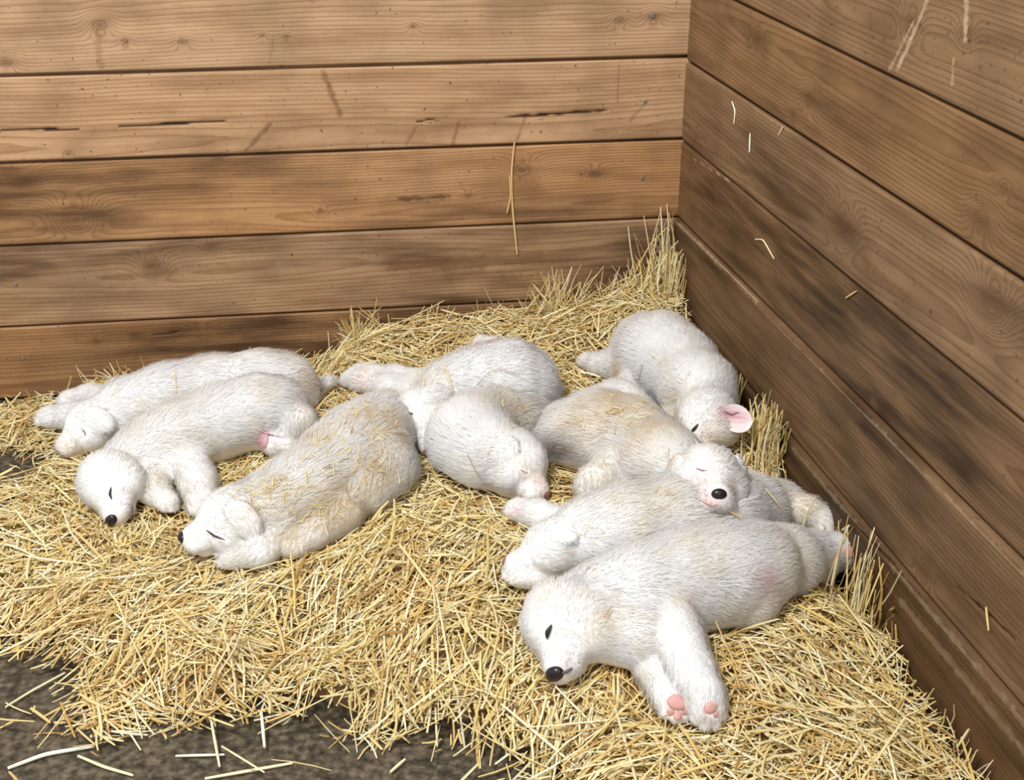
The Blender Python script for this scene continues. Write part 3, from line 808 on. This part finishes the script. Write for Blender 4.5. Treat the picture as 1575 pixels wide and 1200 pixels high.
build_pup(5, 'small curled white puppy in the centre of the straw, face tucked down right', [(820, 640, .035, BRN, .35), (780, 625, .04, TAN, .4), (830, 740, .015, PNK, .5)], [], extra=x5)
build_pup(6, 'white puppy in the corner along the right wall with a pink ear flipped open', [(950, 570, .02, TAN, .5), (1040, 620, .03, TAN, .4), (1100, 680, .03, TAN, .5), (1110, 640, .016, PNK, .5)], [7], extra=x6)
build_pup(7, 'cream puppy facing out with black nose up, head resting on the puppy in front', [(868, 692, .030, (.30, .25, .22), .9), (900, 650, .05, TAN, .5), (960, 620, .05, TAN, .5), (1000, 660, .05, TAN, .5), (930, 740, .05, TAN, .3), (1093, 768, .016, PNK, .7), (1075, 745, .02, PNK, .35), (1040, 700, .02, TAN, .4)], [5], extra=x7)
build_pup(8, 'white puppy stretched behind the frontmost one, forepaws left, hind leg reaching the right wall', [(790, 832, .014, (.55, .35, .33), .7), (870, 890, .03, TAN, .5), (1000, 770, .05, TAN, .25), (1230, 780, .03, TAN, .5), (798, 785, .012, PNK, .5)], [9, 7], extra=x8)
build_pup(9, 'frontmost white puppy on its side with open pink-padded forepaws toward the viewer', [(1172, 893, .022, PNK, .55), (930, 960, .025, TAN, .35), (1220, 850, .04, TAN, .4), (1080, 830, .04, TAN, .15), (875, 1028, .013, (.25, .19, .18), .8), (1040, 1090, .012, PNK, .6), (1090, 1092, .012, PNK, .5), (1310, 850, .02, PNK, .5)], [], hairs=60000, extra=x9)

# ------------------------------------------------------------------ straw
def pup_dist(P):
    d = np.full(len(P), 1.0)
    for p in PUPS.values():
        lo, hi = p.bounds(); m = np.all((P > lo) & (P < hi), axis=1)
        if m.any(): d[m] = np.minimum(d[m], p.dist(P[m]))
    return d
def stalk_mesh(c, d, L, w, bend, col, rr):
    """many bent flattened stalks; c centres, d unit directions"""
    n = len(c); sd = np.cross(d, np.array([0, 0, 1.0]) + rr.normal(0, .25, (n, 3))); sd /= np.linalg.norm(sd, axis=1, keepdims=True) + 1e-9
    up = np.cross(sd, d)
    V = []
    for t, ws in ((-.5, .8), (-.17, 1), (.17, 1), (.5, .7)):
        b = (1 - (2 * t) ** 2)[None] if False else (1 - (2 * t) ** 2)
        p = c + d * (L * t)[:, None] + bend * (b * L)[:, None]
        for a, e in ((1, 0), (0, 1), (-1, 0), (0, -1)):
            V.append(p + sd * (a * w * ws * .5)[:, None] + up * (e * w * ws * .30)[:, None])
    V = np.stack(V, 1)                               # n,16,3
    f = []
    for s in range(3):
        for q in range(4): f.append((s * 4 + q, s * 4 + (q + 1) % 4, s * 4 + 4 + (q + 1) % 4, s * 4 + 4 + q))
    f += [(3, 2, 1, 0), (12, 13, 14, 15)]
    F = (np.arange(n)[:, None, None] * 16 + np.array(f)[None]).reshape(-1, 4)
    return V.reshape(-1, 3), F, np.repeat(np.concatenate([col, np.ones((n, 1))], 1), 16, 0)
PAL = np.array([.92, .89, .76]) * np.array([[.86, .70, .36], [.80, .60, .26], [.90, .79, .48], [.68, .46, .17], [.93, .87, .64], [.76, .62, .30], [.50, .30, .11], [.95, .91, .74], [.74, .66, .30]])
PPR = np.array([.20, .16, .20, .10, .15, .05, .05, .10, .02]); PPR = PPR / PPR.sum()
def straw_layer(n, rr, lmin, lmax, wmin, wmax, lift0, lift1, edge0, edge1, tilt=.16, prob_out=0.0, stand=.009):
    x = rr.uniform(-1.55, .95, n); y = rr.uniform(.75, 2.62, n)
    sd = poly_sd(x, y)
    keep = rr.random(n) < np.maximum(sstep(edge0, edge1, sd), prob_out * (sd > -.5))
    x, y = x[keep], y[keep]; n = len(x)
    z = bed(x, y)
    e = .012; gx = (bed(x + e, y) - z) / e; gy = (bed(x, y + e) - z) / e
    # locally combed directions
    th = (vnoise(x * 5, y * 5, 71) * 2 - 1) * 1.5 + rr.normal(0, .85, n)
    d = np.stack([np.cos(th), np.sin(th), np.cos(th) * gx + np.sin(th) * gy + rr.normal(0, tilt, n)], -1); d /= np.linalg.norm(d, axis=1, keepdims=True)
    L = lmin + (lmax - lmin) * rr.random(n) ** 2.2; w = rr.uniform(wmin, wmax, n)
    c = np.stack([x, y, z + rr.uniform(lift0, lift1, n) + np.abs(d[:, 2]) * L * .25], -1)
    bend = rr.normal(0, .035, (n, 3)) * np.array([1, 1, .6])
    ok = np.ones(n, bool)
    for t in (-.5, -.25, 0, .25, .5):
        P = c + d * (L * t)[:, None]
        ok &= pup_dist(P) > stand
        ok &= ((P - CORNER) @ N_B > .003) & ((P - CORNER) @ N_R > .016) & (P[:, 2] > -.004)
    col = PAL[rr.choice(len(PAL), n, p=PPR)] * rr.uniform(.82, 1.08, (n, 1))
    # drifts of older, browner straw
    old = (sstep(.60, .8, fbm(x * 7, y * 7, 91)) * .38)[:, None]
    col = np.clip(col * (1 - old * np.array([.15, .35, .6])), 0, .96)
    return [a[ok] for a in (c, d, L, w, bend, col)]
def add_base():
    nx, ny = 260, 220
    xs = np.linspace(-1.9, 1.0, nx); ys = np.linspace(.55, 2.62, ny)
    X, Y = np.meshgrid(xs, ys, indexing='ij')
    sd = poly_sd(X, Y).reshape(X.shape)
    Z = bed(X, Y) * sstep(-.01, .06, sd) - .006 + (vnoise(X * 90, Y * 90, 5) - .5) * .006
    Z = np.where(sd < .06, -.03, Z)
    V = np.stack([X, Y, Z], -1).reshape(-1, 3)
    inside = ((V - CORNER) @ N_B > -.002) & ((V - CORNER) @ N_R > -.002)
    i = np.arange(nx * ny).reshape(nx, ny)
    F = np.stack([i[:-1, :-1], i[1:, :-1], i[1:, 1:], i[:-1, 1:]], -1).reshape(-1, 4)
    keep = inside[F].all(1) & ((sd.ravel()[F] > .0).any(1))
    F = F[keep]
    n1 = fbm(V[:, 0] * 60, V[:, 1] * 60, 6)[:, None]
    C = np.array([.26, .155, .06]) * (.45 + 1.1 * n1)  # dark brown puts the shade of the gaps between stalks into the base
    return V, F, np.concatenate([np.clip(C, 0, 1), np.ones((len(V), 1))], 1)
rs = np.random.default_rng(3)
Vs, Fs, Cs = [], [], []; off = 0
def push(V, F, C):
    global off
    Vs.append(V); Fs.append(F + off); Cs.append(C); off += len(V)
push(*add_base())
for args in ((56000, rs, .02, .085, .0018, .0036, -.008, .003, -.010, .05, .12, 0, -.016), (52000, rs, .012, .085, .0014, .0038, .000, .013, -.03, .06, .17, .012), (9000, rs, .04, .15, .0020, .0044, .006, .016, -.04, .06, .16, .016)):
    a = straw_layer(*args); push(*stalk_mesh(*a, rs))
# tufts standing against the walls
def tuft(px, py, n, h, spread, lean, back):
    u, z = on_wall(px, py, back); du, nr = (DIR_B, N_B) if back else (DIR_R, N_R)
    c0 = CORNER + du * u + nr * .02
    c = c0 + du * rs.normal(0, spread, n)[:, None] + nr * (np.abs(rs.normal(.01, .018, n)))[:, None]
    d = np.array([0, 0, 1.0]) + du * rs.normal(0, lean, n)[:, None] - nr * rs.uniform(0, .25, n)[:, None]; d /= np.linalg.norm(d, axis=1, keepdims=True)
    L = rs.uniform(.5, 1.15, n) * h
    base = bed(c[:, 0], c[:, 1]); c[:, 2] = base + L * d[:, 2] * .40
    bend = rs.normal(0, .05, (n, 3))
    col = PAL[rs.choice(len(PAL), n, p=PPR)] * rs.uniform(.85, 1.08, (n, 1))
    ok = pup_dist(c + d * (L * .5)[:, None]) > .004
    for t in (-.5, 0, .5):
        P = c + d * (L * t)[:, None]; ok &= ((P - CORNER) @ N_B > .003) & ((P - CORNER) @ N_R > .015)
    push(*stalk_mesh(c[ok], d[ok], L[ok], rs.uniform(.0016, .0032, n)[ok], bend[ok], np.clip(col, 0, .95)[ok], rs))
for a in ((1030, 470, 130, .16, .03, .35, True), (1000, 480, 70, .08, .05, .8, True), (900, 500, 60, .06, .08, .9, True), (850, 500, 60, .10, .03, .7, True), (700, 520, 60, .05, .12, 1.1, True), (550, 560, 50, .09, .02, .9, True),
          (330, 590, 70, .05, .14, 1.3, True), (200, 600, 40, .06, .05, 1.2, True),
          (1050, 500, 90, .10, .03, .4, False), (1130, 640, 25, .08, .06, .7, False), (1200, 750, 150, .10, .03, .45, False), (1285, 870, 16, .10, .03, .6, False), (1345, 950, 40, .15, .030, .22, False), (1400, 1040, 16, .06, .05, .9, False), (1470, 1150, 25, .06, .06, .9, False)):
    tuft(*a)
# crumbs of straw caught in the coats
def crumbs(pup, spots):
    P0 = []; 
    for (px, py, rad, k) in spots:
        for _ in range(k):
            h = pup.hit(px + rs.normal(0, rad), py + rs.normal(0, rad))
            if h is not None: P0.append(h)
    P0 = np.array(P0); n = len(P0); N = pup.normal(P0)
    d = np.cross(N, rs.normal(0, 1, (n, 3))); d /= np.linalg.norm(d, axis=1, keepdims=True)
    L = rs.uniform(.006, .026, n)
    col = PAL[rs.choice(len(PAL), n, p=PPR)] * np.array([1, .97, .9])
    push(*stalk_mesh(P0 + N * rs.uniform(.006, .011, n)[:, None], d, L, rs.uniform(.0008, .0018, n), rs.normal(0, .06, (n, 3)), np.clip(col, 0, .95), rs))
crumbs(PUPS[3], [(420, 760, 22, 45), (500, 700, 30, 55), (580, 650, 25, 45), (560, 740, 30, 50), (470, 790, 20, 30), (380, 770, 15, 12), (540, 640, 20, 30)])
crumbs(PUPS[7], [(960, 625, 22, 40), (1000, 640, 20, 30), (920, 660, 25, 14), (1030, 690, 20, 12)])
crumbs(PUPS[6], [(1030, 560, 30, 8), (1040, 650, 12, 14)])
crumbs(PUPS[4], [(650, 600, 20, 8), (760, 600, 30, 8)])
crumbs(PUPS[5], [(790, 630, 20, 10), (740, 720, 20, 5)])
crumbs(PUPS[2], [(240, 730, 20, 8)]); crumbs(PUPS[8], [(880, 840, 25, 10), (1010, 780, 25, 8)]); crumbs(PUPS[9], [(900, 900, 30, 6)])
straw = mesh_np('straw_bedding', np.concatenate(Vs), np.concatenate(Fs), M_straw, smooth=False, attrs={'tint': ('FLOAT_COLOR', np.concatenate(Cs))})
tag(straw, 'deep golden straw bedding spread under and around the puppies', 'straw', kind='stuff')

# ------------------------------------------------------------------ single stalks one can point to
def stalk(label, pts, w, col, cat='straw stalk', group='single straw stalks'):
    P = np.array(pts, float); t = np.linspace(0, len(P) - 1, 13); Q = []
    for q in t:
        i = min(int(q), len(P) - 2); Q.append(P[i] + (P[i + 1] - P[i]) * (q - i))
    Q = np.array(Q)
    for _ in range(2): Q[1:-1] = Q[1:-1] * .5 + (Q[:-2] + Q[2:]) * .25
    R = [w * .5 * (.75 + .25 * math.sin(math.pi * i / 12)) for i in range(13)]
    V, F = tube_pts(Q, R, 6)
    V = np.concatenate([V, [Q[0], Q[-1]]]); k = len(V)
    F = list(F) + [(q, k - 2, k - 2, (q + 1) % 6) for q in range(0)]
    o = mesh_np('straw_stalk', V, F, M_straw, origin=Q[0], attrs={'tint': ('FLOAT_COLOR', np.tile([*col, 1], (len(V), 1)))})
    tag(o, label, cat, group)
def wl(px, py, back=True, off=.004):
    u, z = on_wall(px, py, back); return CORNER + (DIR_B if back else DIR_R) * u + (N_B if back else N_R) * off + np.array([0, 0, z])
def fl(px, py, z=.004): return at_z(px, py, z)
def bd(px, py, dz=.014):
    z = .05
    for _ in range(5): p = at_z(px, py, z); z = float(bed(p[0], p[1])) + dz
    return at_z(px, py, z)
GOLD, PALE, PALEST = (.80, .60, .25), (.90, .80, .50), (.95, .91, .74)  # straw colours from gold to near white
stalk('long bent straw stalk hanging down the back wall', [wl(791, 218), wl(786, 262), wl(787, 310), wl(791, 350), wl(795, 390)], .0042, GOLD)
stalk('short forked straw stuck beside the long one on the back wall', [wl(783, 268, True, .007), wl(785, 300, True, .007), wl(779, 326, True, .007)], .003, GOLD)
stalk('thin upright straw leaning on the back wall near the corner', [wl(1025, 312, True, .006), wl(1027, 360, True, .012), wl(1029, 410, True, .02)], .0028, PALE)
stalk('pale curled straw wisp high on the right wall', [wl(1129, 156, False), wl(1134, 170, False), wl(1132, 190, False)], .0026, PALEST)
stalk('pale straw sliver on the right wall under the curled wisp', [wl(1157, 205, False), wl(1156, 234, False)], .0030, PALEST)
stalk('short straw bit stuck across a right wall joint', [wl(1208, 194, False), wl(1201, 208, False)], .0028, PALE)
stalk('small forked straw stuck on the right wall midway up', [wl(1165, 368, False), wl(1177, 368, False), wl(1194, 398, False)], .0028, PALE)
stalk('straw crumb on the right wall above the corner puppy', [wl(1305, 458, False), wl(1322, 447, False)], .0030, GOLD)
stalk('thin straw caught low on the right wall board', [wl(1530, 932, False, .012), wl(1534, 968, False, .012)], .0032, GOLD)
stalk('straw stalk poking from the bedding toward the right wall', [bd(1362, 945), wl(1398, 931, False, .022)], .0042, GOLD)
stalk('pale straw poking at the right wall near the front', [bd(1472, 1150), wl(1514, 1118, False, .022)], .0040, PALE)
stalk('straw stalk crossing to the right wall beside the hind paws', [bd(1284, 823, .03), wl(1326, 806, False, .02)], .0045, PALE)
stalk('broad pale straw on the dark floor at lower left', [fl(12, 1182), fl(70, 1160), fl(145, 1148)], .0058, PALEST)
stalk('golden straw lying alone below the broad pale one', [fl(120, 1163, .006), fl(160, 1180, .004), fl(205, 1193)], .0046, PALE)
stalk('long straw laid diagonally over the dark floor at left edge', [fl(8, 1088), fl(50, 1062), fl(100, 1035, .008)], .0036, PALE)
stalk('short straw piece on bare floor at the left edge', [fl(0, 1120), fl(20, 1110)], .0036, GOLD)
stalk('long straw sprig reaching out onto the floor at the left edge', [bd(60, 975), fl(30, 990, .01), fl(0, 1005)], .0045, PALE)
stalk('straight straw lying on the front floor patch', [fl(270, 1163), fl(345, 1161)], .0038, PALEST)
stalk('upright-looking straw at the front edge of the bedding', [fl(338, 1180), bd(325, 1110)], .0042, PALE)
stalk('short pale straw standing out at the front edge', [bd(402, 1096), fl(407, 1150, .01)], .0048, PALEST)
stalk('short thick straw on the front floor, bottom centre', [fl(600, 1188), fl(623, 1168)], .0048, PALE)
stalk('straw lying flat on the front floor left of centre', [fl(315, 1198), fl(450, 1174)], .0046, PALE)
def on_pup(k, px, py, lift=.012):
    h = PUPS[k].hit(px, py)
    return None if h is None else h + PUPS[k].normal(h)[0] * lift
def stalk_on(label, k, pts, w, col, lift=.012):
    P = [q if isinstance(q, np.ndarray) else on_pup(k, *q, lift) for q in pts]; P = [q for q in P if q is not None]
    if len(P) > 1: stalk(label, P, w, col)
stalk_on('curved green-gold straw lying over the middle puppy', 4, [bd(672, 547, .03), (690, 568), (700, 600), (706, 628)], .0032, (.72, .64, .34))
stalk_on('bent thin straw on the back of the middle puppy', 4, [(716, 613), (740, 590), (762, 569), (780, 572), (797, 579)], .0018, (.62, .50, .34))
stalk_on('thin dark straw on the chest of the centre puppy', 5, [(722, 698), (732, 718), (742, 733)], .0016, (.42, .34, .24), .010)
stalk_on('long straight straw lying across the rump beside the black-nosed puppy', 8, [(1168, 758), (1190, 780), (1215, 803), (1240, 828), (1262, 843)], .0036, PALE)
stalk_on('short straw across the far left puppy', 1, [(268, 577), (270, 606)], .0020, GOLD)
stalk_on('dark grass stem curved on the flank of the corner puppy', 6, [(995, 564), (990, 582), (978, 597)], .0014, (.30, .30, .26))
stalk_on('thin straw below the nose of the cream puppy', 8, [(1104, 782), (1120, 790), (1134, 797)], .0024, GOLD)
